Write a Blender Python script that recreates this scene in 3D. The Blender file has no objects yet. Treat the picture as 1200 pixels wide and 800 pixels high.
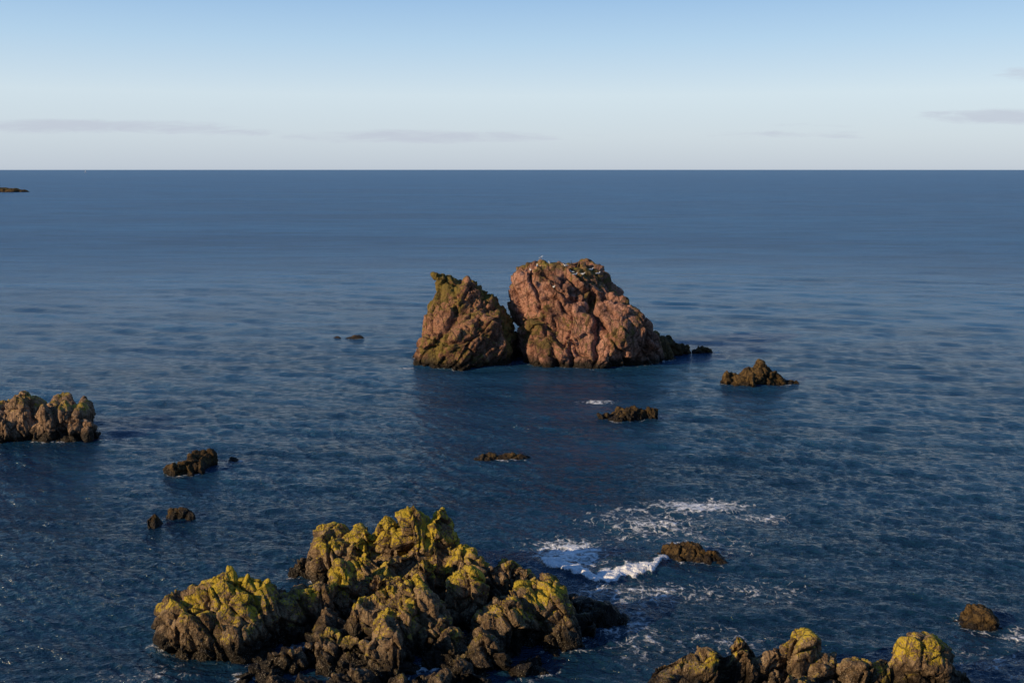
import bpy, bmesh, math, random
import numpy as np
from mathutils import Vector, noise, kdtree, Matrix
from mathutils.bvhtree import BVHTree

random.seed(7)
rng = np.random.default_rng(11)
scene = bpy.context.scene
R = math.radians

# ------------------------------------------------------------------ node helpers
class NT:
    def __init__(s, tree):
        s.t = tree; s.n = tree.nodes; s.l = tree.links
    def new(s, typ, **kw):
        n = s.n.new(typ)
        for k, v in kw.items(): setattr(n, k, v)
        return n
    def put(s, sock, v):
        if isinstance(v, bpy.types.NodeSocket): s.l.new(v, sock)
        elif v is not None: sock.default_value = v
    def math(s, op, a, b=None, c=None, clamp=False):
        n = s.new('ShaderNodeMath', operation=op, use_clamp=clamp)
        s.put(n.inputs[0], a)
        if b is not None: s.put(n.inputs[1], b)
        if c is not None: s.put(n.inputs[2], c)
        return n.outputs[0]
    def add(s, a, b): return s.math('ADD', a, b)
    def mul(s, a, b): return s.math('MULTIPLY', a, b)
    def sub(s, a, b): return s.math('SUBTRACT', a, b)
    def sstep(s, v, lo, hi, o0=0.0, o1=1.0):
        n = s.new('ShaderNodeMapRange', interpolation_type='SMOOTHSTEP')
        s.put(n.inputs['Value'], v)
        n.inputs['From Min'].default_value = lo; n.inputs['From Max'].default_value = hi
        n.inputs['To Min'].default_value = o0; n.inputs['To Max'].default_value = o1
        return n.outputs['Result']
    def mix(s, f, a, b, blend='MIX'):
        n = s.new('ShaderNodeMix', data_type='RGBA', blend_type=blend)
        s.put(n.inputs[0], f)
        for i, v in ((6, a), (7, b)):
            if isinstance(v, tuple) and len(v) == 3: v = (*v, 1)
            s.put(n.inputs[i], v)
        return n.outputs[2]
    def mapping(s, vec, scale=(1, 1, 1), rot=(0, 0, 0), loc=(0, 0, 0)):
        n = s.new('ShaderNodeMapping')
        s.put(n.inputs['Vector'], vec)
        n.inputs['Scale'].default_value = scale; n.inputs['Rotation'].default_value = rot
        n.inputs['Location'].default_value = loc
        return n.outputs[0]
    def noise(s, vec, scale, detail=4, rough=0.5, dist=0.0):
        n = s.new('ShaderNodeTexNoise')
        s.put(n.inputs['Vector'], vec)
        n.inputs['Scale'].default_value = scale; n.inputs['Detail'].default_value = detail
        n.inputs['Roughness'].default_value = rough; n.inputs['Distortion'].default_value = dist
        return n.outputs['Fac']
    def voro(s, vec, scale, feature='F1', out='Distance'):
        n = s.new('ShaderNodeTexVoronoi', feature=feature)
        s.put(n.inputs['Vector'], vec); n.inputs['Scale'].default_value = scale
        return n.outputs[out]

def new_mat(name):
    m = bpy.data.materials.new(name); m.use_nodes = True
    nt = NT(m.node_tree)
    return m, nt, nt.n['Principled BSDF']

def simple_mat(name, col, rough=0.6):
    m, nt, b = new_mat(name)
    tc = nt.new('ShaderNodeTexCoord').outputs['Object']
    f = nt.noise(tc, 14, 3)
    c = nt.mix(f, tuple(x * 0.85 for x in col), tuple(min(1, x * 1.1) for x in col))
    nt.put(b.inputs['Base Color'], c); b.inputs['Roughness'].default_value = rough
    return m

def rock_mat(name, cols, lichen, lichen_lo, lichen_hi, wet, weed, green=None, k=1.0, barn=0.0, glo=(0.47, 0.58), bump=0.5):
    m, nt, b = new_mat(name)
    tc = nt.new('ShaderNodeTexCoord').outputs['Object']
    geo = nt.new('ShaderNodeNewGeometry')
    nz = nt.new('ShaderNodeSeparateXYZ'); nt.put(nz.inputs[0], geo.outputs['Normal'])
    pz = nt.new('ShaderNodeSeparateXYZ'); nt.put(pz.inputs[0], tc)
    n1 = nt.noise(tc, 0.55 * k, 4, 0.62)
    n2 = nt.noise(nt.mapping(tc, (1, 1, 1.0), (0, 0, 0), (13, 4, 8)), 2.6 * k, 4, 0.68)
    n3 = nt.noise(nt.mapping(tc, (1, 1, 1.0), (0, 0, 0), (3, 41, 18)), 11 * k, 3, 0.7)
    c = nt.mix(nt.sstep(n1, 0.36, 0.62), cols[0], cols[1])
    c = nt.mix(nt.sstep(n2, 0.42, 0.68), c, cols[2])
    warp = nt.mapping(tc, (1, 1, 0.6), (0.3, 0.4, 0.2))
    vc = nt.voro(warp, 0.9 * k, 'F1', 'Color')
    sv = nt.new('ShaderNodeSeparateXYZ'); nt.put(sv.inputs[0], vc)
    g = nt.sstep(sv.outputs[0], 0, 1, 0.72, 1.18)
    cg = nt.new('ShaderNodeCombineXYZ')
    for i in range(3): nt.put(cg.inputs[i], g)
    c = nt.mix(1.0, c, cg.outputs[0], 'MULTIPLY')
    c = nt.mix(nt.sstep(n3, 0.49, 0.66, 0, 0.75), c, tuple(x * 0.22 for x in cols[0]))
    c = nt.mix(nt.sstep(n3, 0.48, 0.3, 0, 0.35), c, tuple(min(1, x * 1.5) for x in cols[2]))
    if green is not None:
        gn = nt.noise(nt.mapping(tc, (1, 1, 0.7), (0, 0, 0), (33, 2, 5)), 0.32 * k, 4, 0.6)
        gm = nt.add(gn, nt.mul(nz.outputs[2], 0.05))
        gm = nt.add(gm, nt.mul(nt.sub(n2, 0.5), 0.7))
        c = nt.mix(nt.sstep(gm, glo[0], glo[1], 0, 0.8), c, green)
    ln = nt.noise(nt.mapping(tc, (1, 1, 1), (0, 0, 0), (7, 9, 1)), 0.7 * k, 5, 0.7)
    lm = nt.add(ln, nt.mul(nz.outputs[2], 0.12))
    lm = nt.add(lm, nt.mul(nt.sub(n3, 0.5), 0.55))
    lm = nt.add(lm, nt.sstep(pz.outputs[2], 0.6, 3.5, -0.12, 0.06))
    lc = nt.mix(n2, lichen, tuple(x * 0.65 for x in lichen))
    c = nt.mix(nt.sstep(lm, lichen_lo, lichen_hi, 0, 0.92), c, lc)
    wz = nt.add(pz.outputs[2], nt.mul(nt.sub(n1, 0.5), 2.2))
    wz = nt.add(wz, nt.mul(nt.sub(n2, 0.5), 1.2))
    wm = nt.sstep(wz, wet * 0.35, wet * 1.25, 1, 0)
    weedc = nt.mix(nt.sstep(n3, 0.35, 0.65), weed, tuple(x * 0.35 for x in weed))
    c = nt.mix(wm, c, weedc)
    if barn > 0:
        bn = nt.voro(tc, 14, 'F1')
        bm_ = nt.mul(nt.sstep(bn, 0.16, 0.30, 1, 0), nt.sstep(n1, 0.42, 0.55, 0, barn))
        bm_ = nt.mul(bm_, nt.sstep(pz.outputs[2], 2.4, 1.2, 0, 1))
        c = nt.mix(bm_, c, (0.45, 0.39, 0.28))
    vd = nt.voro(nt.mapping(tc, (1, 1, 0.4), (0.5, 0.3, 0.1)), 1.5 * k, 'DISTANCE_TO_EDGE')
    crack = nt.sstep(nt.add(vd, nt.mul(nt.sub(n3, 0.5), 0.15)), 0.0, 0.07)
    c = nt.mix(nt.sstep(crack, 0.5, 0.0, 0, 0.55), c, tuple(x * 0.15 for x in cols[0]))  # crevice shade painted into the colour along the cracks
    nt.put(b.inputs['Base Color'], c)
    nt.put(b.inputs['Roughness'], nt.sstep(wm, 0, 1, 0.92, 0.45))
    b.inputs['Specular IOR Level'].default_value = 0.25
    h = nt.add(nt.mul(n2, 0.36), nt.mul(n3, 0.22))
    h = nt.add(h, nt.mul(crack, 0.12))
    bp = nt.new('ShaderNodeBump'); bp.inputs['Strength'].default_value = 1.0
    bp.inputs['Distance'].default_value = bump / k
    nt.put(bp.inputs['Height'], h)
    nt.put(b.inputs['Normal'], bp.outputs[0])
    return m

mat_red = rock_mat('red_sandstone_conglomerate',
    [(0.24, 0.106, 0.064), (0.36, 0.174, 0.116), (0.44, 0.24, 0.172)],
    (0.22, 0.18, 0.03), 0.70, 0.82, 1.3, (0.026, 0.018, 0.010),
    green=(0.12, 0.09, 0.018), k=0.62, glo=(0.53, 0.63))
mat_brown = rock_mat('brown_mossy_sandstone',
    [(0.20, 0.092, 0.05), (0.29, 0.142, 0.085), (0.37, 0.20, 0.13)],
    (0.22, 0.18, 0.03), 0.70, 0.82, 1.3, (0.026, 0.018, 0.010),
    green=(0.15, 0.12, 0.018), k=0.62, glo=(0.44, 0.55))
mat_shore = rock_mat('lichen_covered_lava_rock',
    [(0.125, 0.074, 0.040), (0.215, 0.138, 0.075), (0.33, 0.23, 0.13)],
    (0.60, 0.43, 0.035), 0.525, 0.635, 1.3, (0.024, 0.016, 0.008), k=1.0, barn=0.7, bump=0.55)
mat_low = rock_mat('weedy_skerry_rock',
    [(0.055, 0.032, 0.012), (0.09, 0.053, 0.019), (0.135, 0.085, 0.03)],
    (0.14, 0.115, 0.02), 0.62, 0.74, 0.45, (0.025, 0.016, 0.008), k=1.0)
mat_tan = rock_mat('tan_rock',
    [(0.20, 0.115, 0.066), (0.30, 0.185, 0.11), (0.40, 0.27, 0.17)],
    (0.42, 0.31, 0.04), 0.60, 0.72, 1.0, (0.033, 0.022, 0.011), k=0.9)

# ------------------------------------------------------------------ rock builder
def lump(bm, x, y, rx, ry, top, seed, base=-1.0, rot=0.0, nplanes=12, sharp=24.0):
    """angular boulder: random half-space cut solid, from base to top (z)"""
    r = random.Random(seed)
    planes = []
    for i in range(nplanes):
        th = r.uniform(0, 2 * math.pi); z = r.uniform(-0.4, 1)
        q = math.sqrt(max(0, 1 - z * z))
        planes.append((Vector((q * math.cos(th), q * math.sin(th), z)), r.uniform(0.60, 0.98)))
    res = bmesh.ops.create_icosphere(bm, subdivisions=5, radius=1.0)
    cz = base + (top - base) * 0.42
    up = top - cz; dn = cz - base
    ca, sa = math.cos(rot), math.sin(rot)
    mz = 0; pts = []
    for v in res['verts']:
        d = v.co.normalized()
        s = math.exp(-sharp * 1.05)
        for n, h in planes:
            dp = d.dot(n)
            if dp > 0.05: s += math.exp(-sharp * h / dp)
        rad = -math.log(s) / sharp
        p = d * rad * 1.12
        pts.append(p); mz = max(mz, p.z)
    for v, p in zip(res['verts'], pts):
        px, py = p.x * rx, p.y * ry
        z = p.z / mz * up if p.z > 0 else p.z * dn
        v.co = Vector((x + px * ca - py * sa, y + px * sa + py * ca, cz + z))

def loft(bm, rows, n=56, ex=2.6):
    rings = []
    for (z, xl, xr, yf, yb) in rows:
        cx, cy = (xl + xr) / 2, (yf + yb) / 2
        ax, ay = (xr - xl) / 2, (yb - yf) / 2
        ring = []
        for i in range(n):
            t = 2 * math.pi * i / n
            c, s = math.cos(t), math.sin(t)
            ring.append(bm.verts.new((cx + ax * math.copysign(abs(c) ** (2 / ex), c),
                                      cy + ay * math.copysign(abs(s) ** (2 / ex), s), z)))
        rings.append(ring)
    for a, b in zip(rings, rings[1:]):
        for i in range(n):
            j = (i + 1) % n
            bm.faces.new((a[i], a[j], b[j], b[i]))
    bm.faces.new(rings[0][::-1]); bm.faces.new(rings[-1])

def cellv(p):
    return noise.cell_vector(Vector((p.x * 17.3 + 3.1, p.y * 13.7 + 5.7, p.z * 19.1 + 1.3)))

def roughen(me, octs, fract, seed, tilt=(0.35, 0.25), zs=0.5):
    me.update()
    nv = len(me.vertices)
    M = Matrix.Rotation(tilt[0], 3, 'Y') @ Matrix.Rotation(tilt[1], 3, 'X')
    off = Vector((seed * 3.7, seed * 1.9, seed * 5.3))
    co = [v.co.copy() for v in me.vertices]
    nr = [v.normal.copy() for v in me.vertices]
    out = np.empty(nv * 3)
    for i in range(nv):
        p = co[i]
        q0 = M @ p
        q0 = Vector((q0.x, q0.y, q0.z * zs)) + off
        w = noise.noise_vector(q0 * 0.9)
        d = 0.0
        for (sc, amp, tl) in octs:
            q = q0 / sc + w * 0.22
            dist, pts = noise.voronoi(q)
            c = cellv(pts[0])
            dd = q - pts[0]
            d += amp * ((c.x - 0.5) + tl * (dd.x * (c.y - .5) + dd.y * (c.z - .5) + dd.z * (c.x - .5)))
            e = dist[1] - dist[0]
            if e < 0.09: d -= amp * 0.65 * (1 - e / 0.09)
        for (sc, amp) in fract:
            d += amp * noise.fractal(q0 / sc, 0.8, 2.1, 4)
        out[3 * i:3 * i + 3] = p + nr[i] * d
    me.vertices.foreach_set('co', out)
    me.update()

waterline = []
def build(name, bm, voxel, octs, fract, mat, seed, tilt=(0.35, 0.25), zmin=-0.9, foam=1.0, zs=0.5):
    bmesh.ops.recalc_face_normals(bm, faces=bm.faces)
    me = bpy.data.meshes.new(name + '_raw'); bm.to_mesh(me); bm.free()
    ob = bpy.data.objects.new(name, me); scene.collection.objects.link(ob)
    md = ob.modifiers.new('r', 'REMESH'); md.mode = 'VOXEL'; md.voxel_size = voxel
    dg = bpy.context.evaluated_depsgraph_get()
    me2 = bpy.data.meshes.new_from_object(ob.evaluated_get(dg))
    ob.modifiers.clear(); ob.data = me2; me2.name = name
    b = bmesh.new(); b.from_mesh(me2)
    kill = [v for v in b.verts if v.co.z < zmin]
    bmesh.ops.delete(b, geom=kill, context='VERTS')
    b.to_mesh(me2); b.free()
    roughen(me2, octs, fract, seed, tilt, zs)
    me2.materials.clear(); me2.materials.append(mat)
    me2.polygons.foreach_set('use_smooth', [True] * len(me2.polygons))
    vs = [v.co for v in me2.vertices if abs(v.co.z) < max(0.12, voxel * 0.8)]
    step = max(1, int(len(vs) / 3000))
    for v in vs[::step]: waterline.append((v.x, v.y, foam))
    return ob

def lumps_rock(name, L, voxel, octs, fract, mat, seed, **kw):
    bm = bmesh.new()
    for i, l in enumerate(L):
        x, y, rx, ry, top = l[:5]
        rot = l[5] if len(l) > 5 else random.Random(seed * 50 + i).uniform(-0.5, 0.5)
        lump(bm, x, y, rx, ry, top, seed * 100 + i, rot=rot, base=-1.3)
    return build(name, bm, voxel, octs, fract, mat, seed, **kw)

# ---- the two stacks
big_oct = [(3.8, 1.1, 1.5), (1.5, 0.40, 1.6), (0.65, 0.17, 1.5)]
big_fr = [(2.5, 0.18), (0.7, 0.08)]
bm = bmesh.new()
loft(bm, [(-1.5, .4, 18.4, 109.6, 124), (0, 1.0, 17.8, 110.0, 123.6), (1, 1.1, 17.3, 110.2, 123.4),
          (2, 1.2, 16.7, 110.5, 123), (3.5, 1.6, 15.9, 111.0, 122.6), (5, 1.6, 14.9, 111.7, 122.2),
          (6.4, 1.2, 14.0, 112.5, 121.8), (7.8, .7, 12.9, 113.3, 121.4), (9.2, .1, 11.9, 114.2, 121),
          (10.1, .3, 11.1, 115, 120.6), (10.7, 1.0, 10.5, 115.6, 120.2), (11.1, 2.0, 9.6, 116.4, 119.6)])
lump(bm, 9.8, 112.4, 6.3, 3.6, 7.6, 901, base=-2, rot=0.1)
lump(bm, 4.0, 112.6, 2.4, 2.6, 4.6, 902, base=-2)
lump(bm, 7.0, 115.0, 4.8, 3.2, 10.0, 903, base=-2)
lump(bm, 14.5, 113.0, 3.0, 3.0, 4.5, 904, base=-2)
lump(bm, 3.6, 116.0, 3.3, 3.0, 10.9, 905, base=3)
lump(bm, 8.0, 117.5, 3.0, 3.0, 11.6, 906, base=3)
lump(bm, 1.0, 118.5, 2.2, 2.0, 3.0, 907, base=-2)
stack_big = build('sea_stack', bm, 0.16, big_oct, big_fr, mat_red, 3, tilt=(0.5, 0.2), foam=0.9)

bm = bmesh.new()
loft(bm, [(-1.5, -12.2, .8, 109.2, 120.5), (0, -11.5, .7, 109.8, 120), (.6, -10.9, .7, 110.0, 120),
          (2, -10.6, .5, 110.4, 119.6), (3.5, -10.4, .2, 111, 119.2), (5, -10.1, -.4, 111.7, 118.8),
          (6.2, -9.8, -1.2, 112.4, 118.4), (7.2, -9.3, -2.0, 113, 118), (8, -9.0, -2.8, 113.6, 117.6),
          (8.7, -9.1, -4.0, 114.0, 117.2), (9.3, -9.3, -5.4, 114.3, 116.8), (9.8, -9.4, -7.2, 114.5, 116.5),
          (10.2, -9.5, -7.9, 114.7, 116.2)], ex=2.3)
lump(bm, -5.0, 111.8, 4.4, 3.0, 5.2, 911, base=-2)
lump(bm, -2.4, 113.0, 2.2, 3.0, 6.2, 912, base=-2)
lump(bm, -8.6, 112.0, 2.4, 2.4, 3.6, 913, base=-2)
lump(bm, -5.6, 114.9, 2.8, 2.2, 9.7, 914, base=2)
stack_small = build('sea_stack', bm, 0.15, [(2.8, 0.70, 1.5), (1.1, 0.38, 1.6), (0.5, 0.15, 1.5)], big_fr, mat_brown, 8, tilt=(-0.6, 0.2), foam=0.9)

so = [(1.6, 0.4, 1.6), (0.6, 0.18, 1.6), (0.28, 0.07, 1.4)]
sf = [(1.2, 0.10), (0.35, 0.05)]
lumps_rock('rock_ledge', [(18.4, 118, 2.0, 2.0, 2.2), (20.4, 118.5, 1.5, 1.4, 1.3), (23.0, 118.8, 1.4, .9, .8),
                          (16.8, 115.5, 2.2, 2.2, 2.4)], 0.14, so, sf, mat_low, 21)
lumps_rock('skerry', [(25.1, 101.6, 2.4, 1.6, 2.2), (27.4, 101.6, 1.9, 1.3, 1.4), (23.0, 101.5, 1.7, 1.2, 1.2), (28.9, 101.2, 1.2, .8, .6)],
           0.11, so, sf, mat_low, 22)
lumps_rock('skerry', [(10.2, 87, 1.9, 1.3, 1.2), (11.9, 87, 1.5, 1.0, 1.0), (8.8, 87.4, 1.1, .8, .5)], 0.09, so, sf, mat_low, 23)
lumps_rock('skerry', [(-1.6, 74, 1.3, .7, .45, 0), (.2, 74, 1.5, .6, .5, 0)], 0.07, [(0.9, .15, 1.2), (.28, .05, 1.2)], sf, mat_low, 24)
lumps_rock('skerry', [(-24.2, 71.0, 1.5, 1.3, .9), (-23.2, 72.2, 1.2, 1.2, 1.35)], 0.07, [(0.9, .25, 1.4), (.28, .08, 1.2)], sf, mat_low, 25)
lumps_rock('skerry', [(-21.4, 73.6, .7, .4, .3)], 0.07, [(0.6, .12, 1.2)], sf, mat_low, 26)
lumps_rock('skerry', [(-22.4, 59.4, .5, .6, .75)], 0.06, [(0.6, .15, 1.2)], sf, mat_low, 27)
lumps_rock('skerry', [(-21.4, 61.2, 1.0, .7, .65), (-20.7, 61.0, .6, .5, .5)], 0.06, [(0.6, .2, 1.2)], sf, mat_low, 28)
lumps_rock('skerry', [(-20.9, 130, 1.8, 1.0, .45), (-23, 130, 1.0, .6, .15)], 0.12, [(1.2, .15, 1.2)], sf, mat_low, 29)
lumps_rock('skerry', [(9.9, 54.4, 1.4, .8, .75, -0.1), (11.5, 53.7, 2.0, .75, .6, -0.25)], 0.06, [(0.9, .22, 1.4), (.3, .09, 1.2)], sf, mat_low, 30)
lumps_rock('skerry', [(22.8, 46, 1.15, .8, .8)], 0.06, [(0.9, .22, 1.4), (.3, .08, 1.2)], sf, mat_low, 31)
lumps_rock('distant_skerry', [(-482, 975, 9, 8, 3.6), (-497, 975, 12, 9, 4.5), (-473, 975, 6, 6, 2.0)], 0.6, [(5, 1.2, 1.2), (2, .5, 1.2)], sf, mat_low, 32)
lumps_rock('rock_islet', [(-41.6, 80.5, 1.9, 1.8, 3.0), (-43.8, 80.8, 2.0, 2.0, 2.3), (-39.9, 80.8, 1.8, 2.0, 3.9, 0.2), (-37.9, 80.5, 1.7, 1.7, 3.2, 0.1),
                          (-36.4, 80.2, 1.3, 1.5, 2.4), (-35.1, 80.0, 1.1, 1.0, 1.5), (-46, 81.5, 2.2, 2, 1.8), (-39, 84.5, 1.6, 1.2, 2.4), (-37.2, 84.0, 1.1, .9, 2.6)],
           0.08, [(2.2, .5, 1.8), (.8, .24, 1.8), (.3, .07, 1.4)], sf, mat_tan, 41, tilt=(0.1, 0.1), zs=0.4)
# ---- foreground shore rocks
FG = [(-11.2, 52.0, 1.2, 1.1, 1.2), (-9.8, 51.3, 1.4, 1.4, 2.5), (-8.1, 51.0, 1.5, 1.5, 3.3), (-6.4, 50.6, 1.4, 1.5, 3.9), (-4.9, 50.2, 1.2, 1.5, 4.9, 0), (-3.9, 49.8, 1.1, 1.5, 4.6, 0),
      (-2.8, 49.0, 1.4, 1.5, 3.0), (-1.6, 48.4, 1.3, 1.4, 2.3), (0.0, 48.6, 1.5, 1.2, 2.3), (1.6, 47.0, 1.8, 1.2, 1.5), (3.2, 46.4, 1.4, 1.1, 1.1), (4.5, 46.0, 1.1, 1.0, .7),
      (-8.2, 49.0, 1.6, 1.5, 2.3), (-6.2, 48.4, 1.4, 1.4, 2.7), (-4.6, 47.7, 1.3, 1.3, 2.9), (-2.4, 47.2, 1.4, 1.2, 1.9),
      (-2.3, 46.0, 1.1, 1.05, 2.7), (-13.9, 44.3, 2.6, 2.6, 3.2), (-15.2, 43.6, 1.2, 1.5, 1.9), (-12.2, 43.4, 1.4, 1.7, 1.7),
      (-11.6, 47.2, .9, .7, .9), (-12.8, 48.0, .5, .4, .6), (-10.0, 45.1, 1.6, 1.4, 2.3), (-8.8, 46.4, 1.2, 1.1, 2.8), (-7.4, 46.3, 1.0, 1.1, 2.0),
      (-6.3, 46.2, 1.3, 1.2, 2.6), (-5.2, 44.9, 1.2, 1.2, 2.9), (-4.1, 43.5, 1.6, 1.8, 2.6), (-5.4, 42.9, 1.2, 1.4, 2.1), (-6.8, 43.9, 1.3, 1.4, 1.8), (-3.0, 42.0, 1.2, 1.4, 1.5),
      (-5.4, 40.9, 1.4, 1.3, 1.6), (-7.8, 41.6, 1.5, 1.4, 1.7), (-9.8, 41.6, 1.4, 1.2, 1.1), (-11.2, 40.6, 1.2, 1.1, .6), (-8.4, 43.9, 1.2, 1.1, 1.6),
      (-0.2, 44.6, 1.6, 1.8, 2.3), (1.4, 44.8, 1.6, 1.6, 2.4), (2.6, 44.0, 1.3, 1.4, 1.6), (-1.4, 42.3, 1.2, 1.3, 1.5), (-2.2, 40.4, 1.2, 1.2, .9), (0.9, 42.0, 1.0, 1.0, .5), (3.6, 44.8, 1.0, 1.0, .9),
      (-6.6, 38.8, 1.6, 1.3, 1.0), (-9.0, 39.0, 1.4, 1.2, .7), (-3.9, 38.8, 1.4, 1.2, .9), (-0.8, 46.2, 1.0, 1.0, 1.3), (-5, 36.8, 2, 1.4, .9)]
fo = [(2.2, 0.50, 2.2), (0.95, 0.26, 2.3), (0.40, 0.11, 2.0)]
ff_ = [(1.2, .07), (.3, .05)]
lumps_rock('shore_rocks', FG, 0.055, fo, ff_, mat_shore, 51, tilt=(0.6, 0.3))
lumps_rock('shore_rocks', [(7.2, 39.6, 1.5, 1.3, 1.2), (8.5, 40.0, 1.2, 1.2, 1.8), (9.7, 40.2, 1.2, 1.3, 2.5), (10.8, 39.8, .9, 1.1, 1.7), (12.1, 40.1, 1.1, 1.1, 2.3),
                           (13.4, 39.6, 1.1, 1.1, 1.3), (14.8, 39.5, 1.2, 1.1, 1.6), (16.1, 39.4, 1.0, 1.0, 1.3), (17.2, 39.4, 1.2, 1.1, 2.1), (18.6, 38.8, 1.1, 1.1, 1.1),
                           (9.0, 37.8, 1.8, 1.4, 1.0), (11.8, 37.6, 1.7, 1.4, 1.2), (14.6, 37.4, 1.7, 1.4, .9), (17, 37.2, 1.6, 1.3, .8), (6.2, 38.6, 1, 1, .6)],
           0.052, fo, ff_, mat_shore, 52, tilt=(-0.5, 0.3))

# ------------------------------------------------------------------ headland the viewer stands on (behind and below the viewpoint)
NXc, prof = 260, [(-700, 30), (-250, 27), (-60, 23), (-12, 20.6), (-2, 20.2), (1.5, 19.6), (4, 17), (6, 13), (8.5, 9), (11, 5), (14, 2), (17, .2), (20, -2)]
bm = bmesh.new(); grid = []
def pf(s):
    i = min(int(s), len(prof) - 2); f = s - i
    return prof[i][0] * (1 - f) + prof[i + 1][0] * f, prof[i][1] * (1 - f) + prof[i + 1][1] * f
NJ = (len(prof) - 1) * 5
for i in range(NXc + 1):
    x = -650 + 1300 * i / NXc; col_ = []
    for j in range(NJ + 1):
        y, z = pf(j / 5)
        wgt = min(1, abs(x) / 25)
        edge = noise.fractal(Vector((x * .02, 3.3, y * .01)), 1, 2, 4) * 14 * wgt - (abs(x) / 60) ** 1.3
        if j > NJ * .25: y += edge
        if z > 0: z += noise.fractal(Vector((x * .12, y * .12, z * .1)), .8, 2, 5) * (1.2 if j > 20 else .3) * (0.2 + wgt)
        y += noise.fractal(Vector((x * .1, z * .2, 7)), .8, 2, 4) * 1.5 * (1 if j > 22 else 0) * wgt
        col_.append(bm.verts.new((x, min(y, 26), min(z, 20.3) if (abs(x) < 6 and y > -10) else z)))
    grid.append(col_)
for i in range(NXc):
    for j in range(NJ):
        bm.faces.new((grid[i][j], grid[i + 1][j], grid[i + 1][j + 1], grid[i][j + 1])).smooth = True
me = bpy.data.meshes.new('headland_cliff'); bm.to_mesh(me); bm.free()
hd = bpy.data.objects.new('headland_cliff', me); scene.collection.objects.link(hd)
m, nt, b = new_mat('cliff_turf_and_rock')
tc = nt.new('ShaderNodeTexCoord').outputs['Object']; geo = nt.new('ShaderNodeNewGeometry')
nz = nt.new('ShaderNodeSeparateXYZ'); nt.put(nz.inputs[0], geo.outputs['Normal'])
na = nt.noise(tc, .5, 5, .65)
rockc = nt.mix(na, (0.09, 0.055, 0.035), (0.24, 0.15, 0.10)); grass = nt.mix(na, (0.04, 0.055, 0.015), (0.10, 0.10, 0.035))
nt.put(b.inputs['Base Color'], nt.mix(nt.sstep(nt.add(nz.outputs[2], nt.mul(nt.sub(na, .5), .5)), .7, .85), rockc, grass))
b.inputs['Roughness'].default_value = .95
me.materials.append(m)

# ------------------------------------------------------------------ sea
ang = np.concatenate([np.linspace(R(-37), R(37), 980), np.radians(np.arange(40, 321, 4.0))])
k = 4.6e-5
inv = np.arange(1 / 27.0, 1 / 1500.0, -k)
rad = np.concatenate([[0.5, 4, 8, 12, 16, 20, 23, 25.5], 1 / inv, np.geomspace(1600, 26000, 40)])
A, RR = np.meshgrid(ang, rad)
X = (RR * np.sin(A)); Y = (RR * np.cos(A))
dr = np.gradient(rad)[:, None] * np.ones_like(A)
Z = np.zeros_like(X)
nw = 110
for i in range(nw):
    lam = 0.45 * (9.5 / 0.45) ** (i / (nw - 1)) * rng.uniform(.95, 1.05)
    th = math.pi * 1.42 + rng.normal(0, 0.34 + 0.30 * (1 - i / nw))
    kx, ky = math.cos(th) * 2 * math.pi / lam, math.sin(th) * 2 * math.pi / lam
    amp = 0.0072 * lam ** 0.50 * rng.uniform(0.3, 1.4)
    fade = np.clip((lam / dr - 1.9) / 1.5, 0, 1)
    ph = rng.uniform(0, 6.28)
    a1, a2_, a3, a4 = rng.uniform(.05, .3, 4)
    warp = 1.3 * np.sin(X * a1 + i) * np.cos(Y * a2_ + i * 2)
    grp = 0.65 + 0.6 * np.sin(X * a3 + Y * a4 + i * 1.7)
    P = kx * X + ky * Y + ph + warp
    Z += amp * fade * grp * (np.sin(P) + 0.28 * np.cos(2 * P))
# breaking wave
wig = 0.28 * np.sin(X * 2.1 + 1) + 0.14 * np.sin(X * 5.3) + 0.07 * np.sin(X * 11.7 + 2)
yc = 51.3 + 0.2 * (X - 5.1) ** 2 + wig
win = np.clip((X - 1.2) / 1.0, 0, 1) * np.clip((10.2 - X) / 2.6, 0, 1)
dyw = Y - yc
sig = np.where(dyw > 0, np.maximum(1.5 - 0.10 * (X - 2) + 0.35 * np.sin(X * 3.1 + Y * 2), .35), 0.32)
crest = np.exp(-(dyw / sig) ** 2) * win
Z += 0.26 * np.where(dyw > 0, np.exp(-(dyw / 1.3) ** 2), np.exp(-(dyw / 0.35) ** 2)) * win
Z += 0.05 * crest * np.sin(X * 7 + np.sin(Y * 5) * 2) * np.sin(Y * 8 + X * 3)
foam = 1.3 * crest
for (cx, cy, rx, ry, st) in [(3.4, 55.0, 3.0, 3.0, .76), (12.5, 63.2, 4.4, 2.0, .74), (9.0, 60.0, 6.5, 4.5, .52), (6.5, 49.3, 6.5, 2.6, .52),
                             (11.5, 56.5, 5, 3, .44), (24.5, 44.6, 1.6, 1.2, .55), (8.2, 93, 2.4, 1.1, .66), (5.8, 45, 2.4, 4.5, .48), (13, 50, 5, 3, .40),
                             (16, 61, 2.8, 1.2, .56), (22.5, 42, 3.5, 2.4, .46), (24.5, 119.5, 2.4, 1, .6), (10, 44, 5, 2.5, .40), (-16, 40.5, 3, 2, .42), (-12, 109.5, 1.5, 1, .6), (-33, 80, 2, 1.5, .45)]:
    foam = np.maximum(foam, st * np.exp(-(((X - cx) / rx) ** 2 + ((Y - cy) / ry) ** 2)))
kd = kdtree.KDTree(len(waterline))
for i, (x, y, f) in enumerate(waterline): kd.insert((x, y, 0), i)
kd.balance()
Xf, Yf, Ff, Rf = X.ravel(), Y.ravel(), foam.ravel(), RR.ravel()
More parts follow.
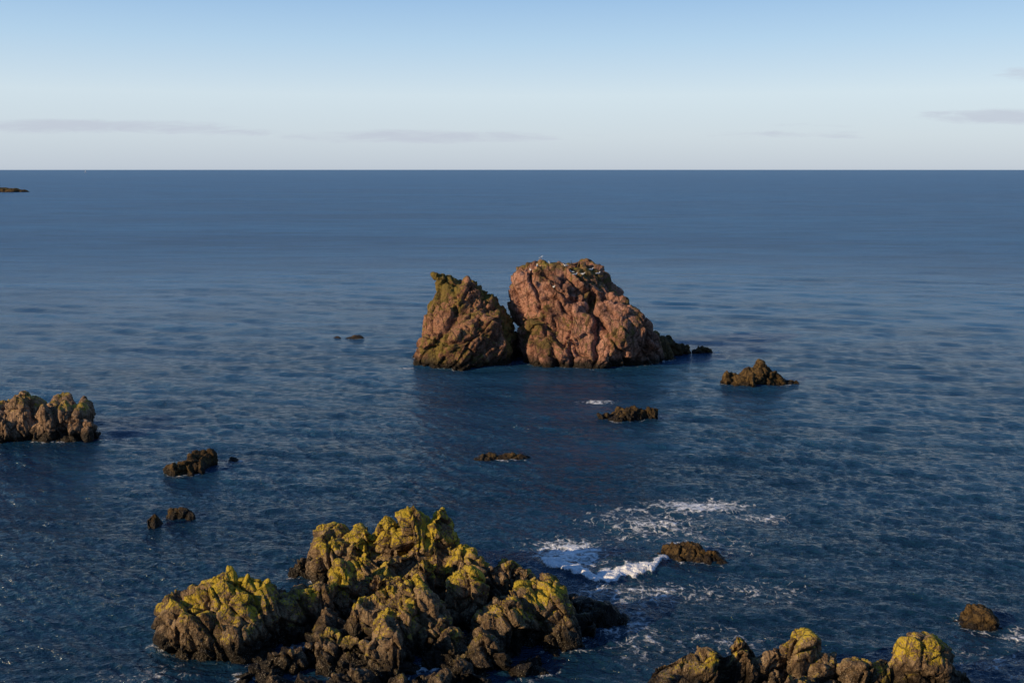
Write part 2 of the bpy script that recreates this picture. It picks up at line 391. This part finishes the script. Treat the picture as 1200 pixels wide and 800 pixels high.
for i in np.nonzero((Rf < 150) & (np.abs(Xf) < 50) & (Rf > 30))[0]:
    co, idx, d = kd.find((Xf[i], Yf[i], 0))
    if d < 2.5:
        x, y = Xf[i], Yf[i]
        patch = 0.5 + 0.5 * math.sin(x * 0.9 + 2.0 * math.sin(y * 0.7))
        v = (0.22 + 0.34 * patch) * math.exp(-d / 0.65)
        if v > Ff[i]: Ff[i] = v
nr_, nc_ = X.shape
verts = np.stack([Xf, Yf, Z.ravel()], 1)
idx = np.arange(nr_ * nc_).reshape(nr_, nc_)
a = idx[:-1]; b = idx[1:]
a2 = np.roll(a, -1, 1); b2 = np.roll(b, -1, 1)
quads = np.stack([a, b, b2, a2], -1).reshape(-1, 4)[:, ::-1]
me = bpy.data.meshes.new('sea')
nf = len(quads)
me.vertices.add(len(verts)); me.vertices.foreach_set('co', verts.ravel())
me.loops.add(nf * 4); me.loops.foreach_set('vertex_index', quads.ravel().astype(np.int32))
me.polygons.add(nf); me.polygons.foreach_set('loop_start', np.arange(0, nf * 4, 4, dtype=np.int32))
me.polygons.foreach_set('loop_total', np.full(nf, 4, dtype=np.int32))
me.polygons.foreach_set('use_smooth', np.ones(nf, dtype=bool))
me.update(calc_edges=True)
me.validate()
at = me.attributes.new('foam', 'FLOAT', 'POINT'); at.data.foreach_set('value', Ff.astype(np.float32))
if me.polygons[len(me.polygons) // 2].normal.z < 0: me.flip_normals()
sea = bpy.data.objects.new('sea', me); scene.collection.objects.link(sea)

m, nt, bs = new_mat('sea_water')
tc = nt.new('ShaderNodeTexCoord').outputs['Object']
fa = nt.new('ShaderNodeAttribute', attribute_name='foam').outputs['Fac']
warpn = nt.new('ShaderNodeTexNoise'); nt.put(warpn.inputs['Vector'], tc); warpn.inputs['Scale'].default_value = 0.55; warpn.inputs['Detail'].default_value = 3
wv = nt.new('ShaderNodeVectorMath', operation='MULTIPLY_ADD')
nt.put(wv.inputs[0], warpn.outputs['Color']); wv.inputs[1].default_value = (3.2, 3.2, 0); nt.put(wv.inputs[2], tc)
lace = nt.sstep(nt.voro(wv.outputs[0], 1.25, 'DISTANCE_TO_EDGE'), 0.0, 0.14, 1, 0)
fn = nt.noise(tc, 1.9, 5, 0.7)
fn2 = nt.noise(tc, 9.0, 2, 0.7)
ff = nt.add(nt.mul(fa, 1.5), nt.mul(nt.sub(fn, 0.5), 1.9))
ff = nt.add(ff, nt.mul(lace, 0.30))
ff = nt.add(ff, nt.mul(nt.sub(fn2, 0.5), 0.5))
ff = nt.mul(ff, nt.sstep(fa, 0.02, 0.12))
fm = nt.sstep(ff, 0.72, 1.22)
gust = nt.noise(nt.mapping(tc, (0.004, 0.018, 1)), 1.0, 4, 0.6)
gust2 = nt.noise(nt.mapping(tc, (0.04, 0.12, 1), (0, 0, 0.2)), 1.0, 3, 0.6)
gs = nt.mul(nt.sstep(gust, 0.3, 0.68, 0.75, 1.25), nt.sstep(gust2, 0.3, 0.7, 0.7, 1.25))
r1 = nt.noise(nt.mapping(tc, (0.8, 1.7, 1), (0, 0, 0.3)), 1.0, 4, 0.62, 0.6)
r2 = nt.noise(nt.mapping(tc, (2.4, 4.6, 1), (0, 0, -0.2)), 1.0, 3, 0.6, 0.4)
h = nt.add(nt.mul(r1, 0.40), nt.mul(r2, 0.17))
h = nt.mul(h, gs)
h = nt.add(h, nt.mul(nt.mul(fm, nt.add(fn, fn2)), 0.10))
bp = nt.new('ShaderNodeBump'); bp.inputs['Strength'].default_value = 1.0; bp.inputs['Distance'].default_value = 1.0
nt.put(bp.inputs['Height'], h); nt.put(bs.inputs['Normal'], bp.outputs[0])
ln_ = nt.new('ShaderNodeVectorMath', operation='LENGTH'); nt.put(ln_.inputs[0], tc)
dist = ln_.outputs['Value']
# wind chop at many scales: lighter and darker wave sheen painted into the colour
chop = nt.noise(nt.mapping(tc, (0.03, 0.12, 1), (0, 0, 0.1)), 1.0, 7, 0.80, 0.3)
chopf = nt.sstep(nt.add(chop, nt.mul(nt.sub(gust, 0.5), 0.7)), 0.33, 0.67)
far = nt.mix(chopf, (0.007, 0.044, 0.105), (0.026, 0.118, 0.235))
deep = nt.mix(nt.sstep(dist, 40, 200), nt.mix(chopf, (0.003, 0.018, 0.038), (0.008, 0.036, 0.07)), far)  # far water painted brighter blue to make up for weaker sky reflection
deep = nt.mix(nt.mul(nt.sstep(fa, 0.2, 0.8), 0.4), deep, (0.03, 0.09, 0.12))
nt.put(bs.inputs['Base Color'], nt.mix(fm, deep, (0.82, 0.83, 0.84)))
# unresolved small waves far out act as a rougher surface
rg = nt.sstep(dist, 30, 330, 0.10, 0.36)
mr = nt.new('ShaderNodeMix', data_type='FLOAT'); nt.put(mr.inputs[0], fm); nt.put(mr.inputs[2], rg); mr.inputs[3].default_value = 0.85
nt.put(bs.inputs['Roughness'], mr.outputs[0])
bs.inputs['IOR'].default_value = 1.33
me.materials.append(m)

# ------------------------------------------------------------------ gulls and cormorants
m_white = simple_mat('white_feathers', (0.80, 0.79, 0.76)); m_grey = simple_mat('grey_feathers', (0.45, 0.47, 0.50))
m_black = simple_mat('black_feathers', (0.025, 0.025, 0.03)); m_beak = simple_mat('yellow_beak', (0.6, 0.38, 0.05))
def bird_mesh(bm, S, upright, body, wing, bk):
    def tube(path, mi, n=10, flat=1.0):
        rings = []
        for j, (x, z, r) in enumerate(path):
            rings.append([bm.verts.new((x * S, math.cos(2 * math.pi * i / n) * r * flat * S, (z + math.sin(2 * math.pi * i / n) * r) * S)) for i in range(n)])
        for a_, b_ in zip(rings, rings[1:]):
            for i in range(n):
                f = bm.faces.new((a_[i], a_[(i + 1) % n], b_[(i + 1) % n], b_[i])); f.material_index = mi; f.smooth = True
        for r_ in (rings[0], rings[-1][::-1]):
            f = bm.faces.new(r_); f.material_index = mi
    if not upright:
        tube([(-.32, .20, .012), (-.22, .20, .035), (-.12, .19, .07), (0, .19, .088), (.09, .21, .078), (.14, .26, .05), (.165, .31, .04), (.19, .345, .045), (.225, .35, .035), (.245, .347, .015)], 0)
        tube([(.24, .347, .013), (.275, .343, .011), (.30, .335, .004)], 2, 6)
        for sgn in (-1, 1):
            s0 = len(bm.verts)
            tube([(-.38, .215, .006), (-.25, .22, .03), (-.08, .225, .055), (.06, .225, .05), (.10, .215, .015)], 1, 8, 0.4)
            bm.verts.ensure_lookup_table()
            for v in bm.verts[s0:]: v.co.y += sgn * .066 * S
            s0 = len(bm.verts)
            tube([(-.005, 0.0, .008), (0.0, .06, .008), (0.0, .13, .014)], 2, 5)
            tube([(-.02, .006, .006), (.02, .006, .01), (.05, .005, .012)], 2, 5, 2)
            bm.verts.ensure_lookup_table()
            for v in bm.verts[s0:]: v.co.y += sgn * .035 * S
    else:
        tube([(-.22, .05, .02), (-.14, .14, .05), (-.07, .24, .085), (-.01, .36, .09), (.03, .46, .06), (.05, .54, .035), (.04, .62, .028), (.05, .68, .032), (.09, .70, .032), (.12, .695, .015)], 0)
        tube([(.115, .695, .012), (.17, .70, .008), (.20, .69, .003)], 2, 6)
        for sgn in (-1, 1):
            s0 = len(bm.verts)
            tube([(-.20, .10, .01), (-.12, .2, .05), (-.05, .34, .06), (0, .44, .03)], 1, 8, 0.4)
            tube([(-.03, 0, .012), (-.03, .08, .012), (-.03, .2, .02)], 2, 5)
            bm.verts.ensure_lookup_table()
            for v in bm.verts[s0:]: v.co.y += sgn * .06 * S
def make_bird(name, loc, rot, kind):
    bm = bmesh.new()
    if kind == 'gull': bird_mesh(bm, 1.15, False, 0, 1, 2); mats = (m_white, m_grey, m_beak)
    else: bird_mesh(bm, 1.1, True, 0, 1, 2); mats = (m_black, m_black, m_beak)
    bmesh.ops.recalc_face_normals(bm, faces=bm.faces)
    me = bpy.data.meshes.new(name); bm.to_mesh(me); bm.free()
    for q in mats: me.materials.append(q)
    o = bpy.data.objects.new(name, me); o.location = loc; o.rotation_euler = (0, 0, rot)
    scene.collection.objects.link(o)
def bvh(ob):
    return BVHTree.FromPolygons([v.co for v in ob.data.vertices], [p.vertices[:] for p in ob.data.polygons])
T = bvh(stack_big)
for (x, y, kind) in [(2.2, 116.2, 'gull'), (3.4, 116.4, 'gull'), (4.4, 115.6, 'gull'), (5.2, 116.6, 'gull'), (6.2, 115.6, 'gull'), (6.9, 115.0, 'gull'),
                     (7.3, 114.2, 'gull'), (7.9, 116.6, 'cormorant'), (8.6, 116.4, 'cormorant'), (5.7, 117.0, 'cormorant'), (9.3, 116.3, 'gull'), (10.1, 116.1, 'gull'),
                     (11.4, 114.3, 'gull'), (4.8, 113.4, 'gull'), (13.7, 113.2, 'gull'), (2.9, 115.2, 'gull'), (7.0, 116.9, 'cormorant'), (8.2, 114.8, 'gull')]:
    hit = T.ray_cast(Vector((x, y, 30)), Vector((0, 0, -1)))
    if hit[0] is not None:
        make_bird('seagull' if kind == 'gull' else 'cormorant', hit[0] - Vector((0, 0, 0.02)), random.uniform(0, 6.28), kind)

# ------------------------------------------------------------------ distant sailing boat on the horizon
bm = bmesh.new()
hull = [(-6, .4, 1.6), (-5, 1.5, 1.5), (0, 2.0, 1.4), (4, 1.3, 1.6), (7, .1, 2.1)]
top_l = [bm.verts.new((x, w, h)) for x, w, h in hull]; top_r = [bm.verts.new((x, -w, h)) for x, w, h in hull]
kl = [bm.verts.new((x * .9, 0, -0.4)) for x, w, h in hull]
for i in range(4):
    bm.faces.new((top_l[i], top_l[i + 1], kl[i + 1], kl[i])); bm.faces.new((top_r[i + 1], top_r[i], kl[i], kl[i + 1]))
    bm.faces.new((top_l[i + 1], top_l[i], top_r[i], top_r[i + 1]))
bmesh.ops.create_cone(bm, cap_ends=True, segments=8, radius1=.12, radius2=.08, depth=17, matrix=Matrix.Translation((0.5, 0, 10)))
for pts in ([(0.3, 0, 3), (-5.5, .3, 3.2), (-2.5, .9, 9), (0.35, 0, 18)], [(0.7, 0, 16), (3, .7, 8), (6.6, 0, 2.4), (1.2, .5, 3)]):
    bm.faces.new([bm.verts.new(p) for p in pts])
me = bpy.data.meshes.new('sailing_boat'); bm.to_mesh(me); bm.free(); me.materials.append(m_white)
o = bpy.data.objects.new('sailing_boat', me); o.location = (-2450, 5800, 0); o.rotation_euler = (0, 0, 0.5)
scene.collection.objects.link(o)

# ------------------------------------------------------------------ light
SAZ, SEL = R(-116), R(19)
sdir = Vector((math.sin(SAZ) * math.cos(SEL), math.cos(SAZ) * math.cos(SEL), math.sin(SEL)))
L = bpy.data.lights.new('sun', 'SUN'); L.energy = 5.0; L.angle = R(0.5); L.color = (1.0, 0.77, 0.49)
lo = bpy.data.objects.new('sun', L); lo.rotation_euler = sdir.to_track_quat('Z', 'Y').to_euler(); lo.location = sdir * 100
scene.collection.objects.link(lo)

w = bpy.data.worlds.new('World'); scene.world = w; w.use_nodes = True
nt = NT(w.node_tree); bg = nt.n['Background']
sky = nt.new('ShaderNodeTexSky', sky_type='NISHITA', sun_disc=False)
sky.sun_elevation = SEL; sky.sun_rotation = SAZ % (2 * math.pi)
sky.altitude = 20; sky.air_density = 1.0; sky.dust_density = 0.3; sky.ozone_density = 2.0
gen = nt.new('ShaderNodeTexCoord').outputs['Generated']
sp = nt.new('ShaderNodeSeparateXYZ'); nt.put(sp.inputs[0], gen)
ysafe = nt.math('MAXIMUM', sp.outputs[1], 0.05)
az = nt.math('DIVIDE', sp.outputs[0], ysafe); el = nt.math('DIVIDE', sp.outputs[2], ysafe)
rp = nt.new('ShaderNodeValToRGB'); nt.put(rp.inputs[0], sp.outputs[2])
stops = [(0.0, (.53, .61, .72)), (.03, (.62, .71, .80)), (.07, (.67, .79, .88)), (.12, (.48, .68, .88)), (.18, (.28, .50, .81)), (.35, (.10, .25, .57)), (1.0, (.035, .10, .28))]
cr = rp.color_ramp
while len(cr.elements) < len(stops): cr.elements.new(0.5)
for e, (p_, c_) in zip(cr.elements, stops): e.position = p_; e.color = (*c_, 1)
sc10 = nt.mix(1.0, rp.outputs[0], (10, 10, 10), 'MULTIPLY')
base = nt.mix(0.86, sky.outputs[0], sc10)
cn_vec = nt.new('ShaderNodeCombineXYZ'); nt.put(cn_vec.inputs[0], nt.mul(az, 14.0)); nt.put(cn_vec.inputs[1], nt.mul(el, 95.0))
cn = nt.noise(cn_vec.outputs[0], 1.0, 5, 0.65, 0.5)
tot = None
for (ac, aw, ec, eh, st) in [(-.42, .20, .041, .009, 1.1), (-.09, .20, .031, .009, .95), (.49, .11, .051, .011, 1.15), (.53, .07, .091, .010, 1.2), (-.28, .03, .058, .006, .6), (.27, .12, .033, .006, .7), (.30,.06,.042,.004,.4), (-.26, .06, .035, .006, .8)]:
    dx = nt.math('DIVIDE', nt.sub(az, ac), aw); dy = nt.math('DIVIDE', nt.sub(el, ec), eh)
    q = nt.sub(1.0, nt.add(nt.mul(dx, dx), nt.mul(dy, dy)))
    q = nt.mul(nt.math('MAXIMUM', q, 0.0), st)
    tot = q if tot is None else nt.math('MAXIMUM', tot, q)
cm = nt.sstep(nt.add(tot, nt.mul(nt.sub(cn, 0.5), 2.2)), 0.25, 1.2, 0, 1)
cm = nt.mul(cm, nt.sstep(tot, 0.0, 0.3))
front = nt.sstep(sp.outputs[1], 0.1, 0.3)
cm = nt.mul(nt.mul(cm, front), 0.65)
col = nt.mix(cm, base, (5.1, 5.5, 6.5))
nt.put(bg.inputs['Color'], col); bg.inputs['Strength'].default_value = 0.1

# ------------------------------------------------------------------ camera
cam = bpy.data.cameras.new('camera'); cam.lens = 35; cam.sensor_width = 36; cam.clip_start = 0.5; cam.clip_end = 60000
co = bpy.data.objects.new('camera', cam); co.location = (0, 0, 22); co.rotation_euler = (R(90 - 9.82), 0, 0)
scene.collection.objects.link(co); scene.camera = co
scene.view_settings.view_transform = 'Standard'; scene.view_settings.look = 'None'
scene.view_settings.exposure = 0; scene.view_settings.gamma = 1
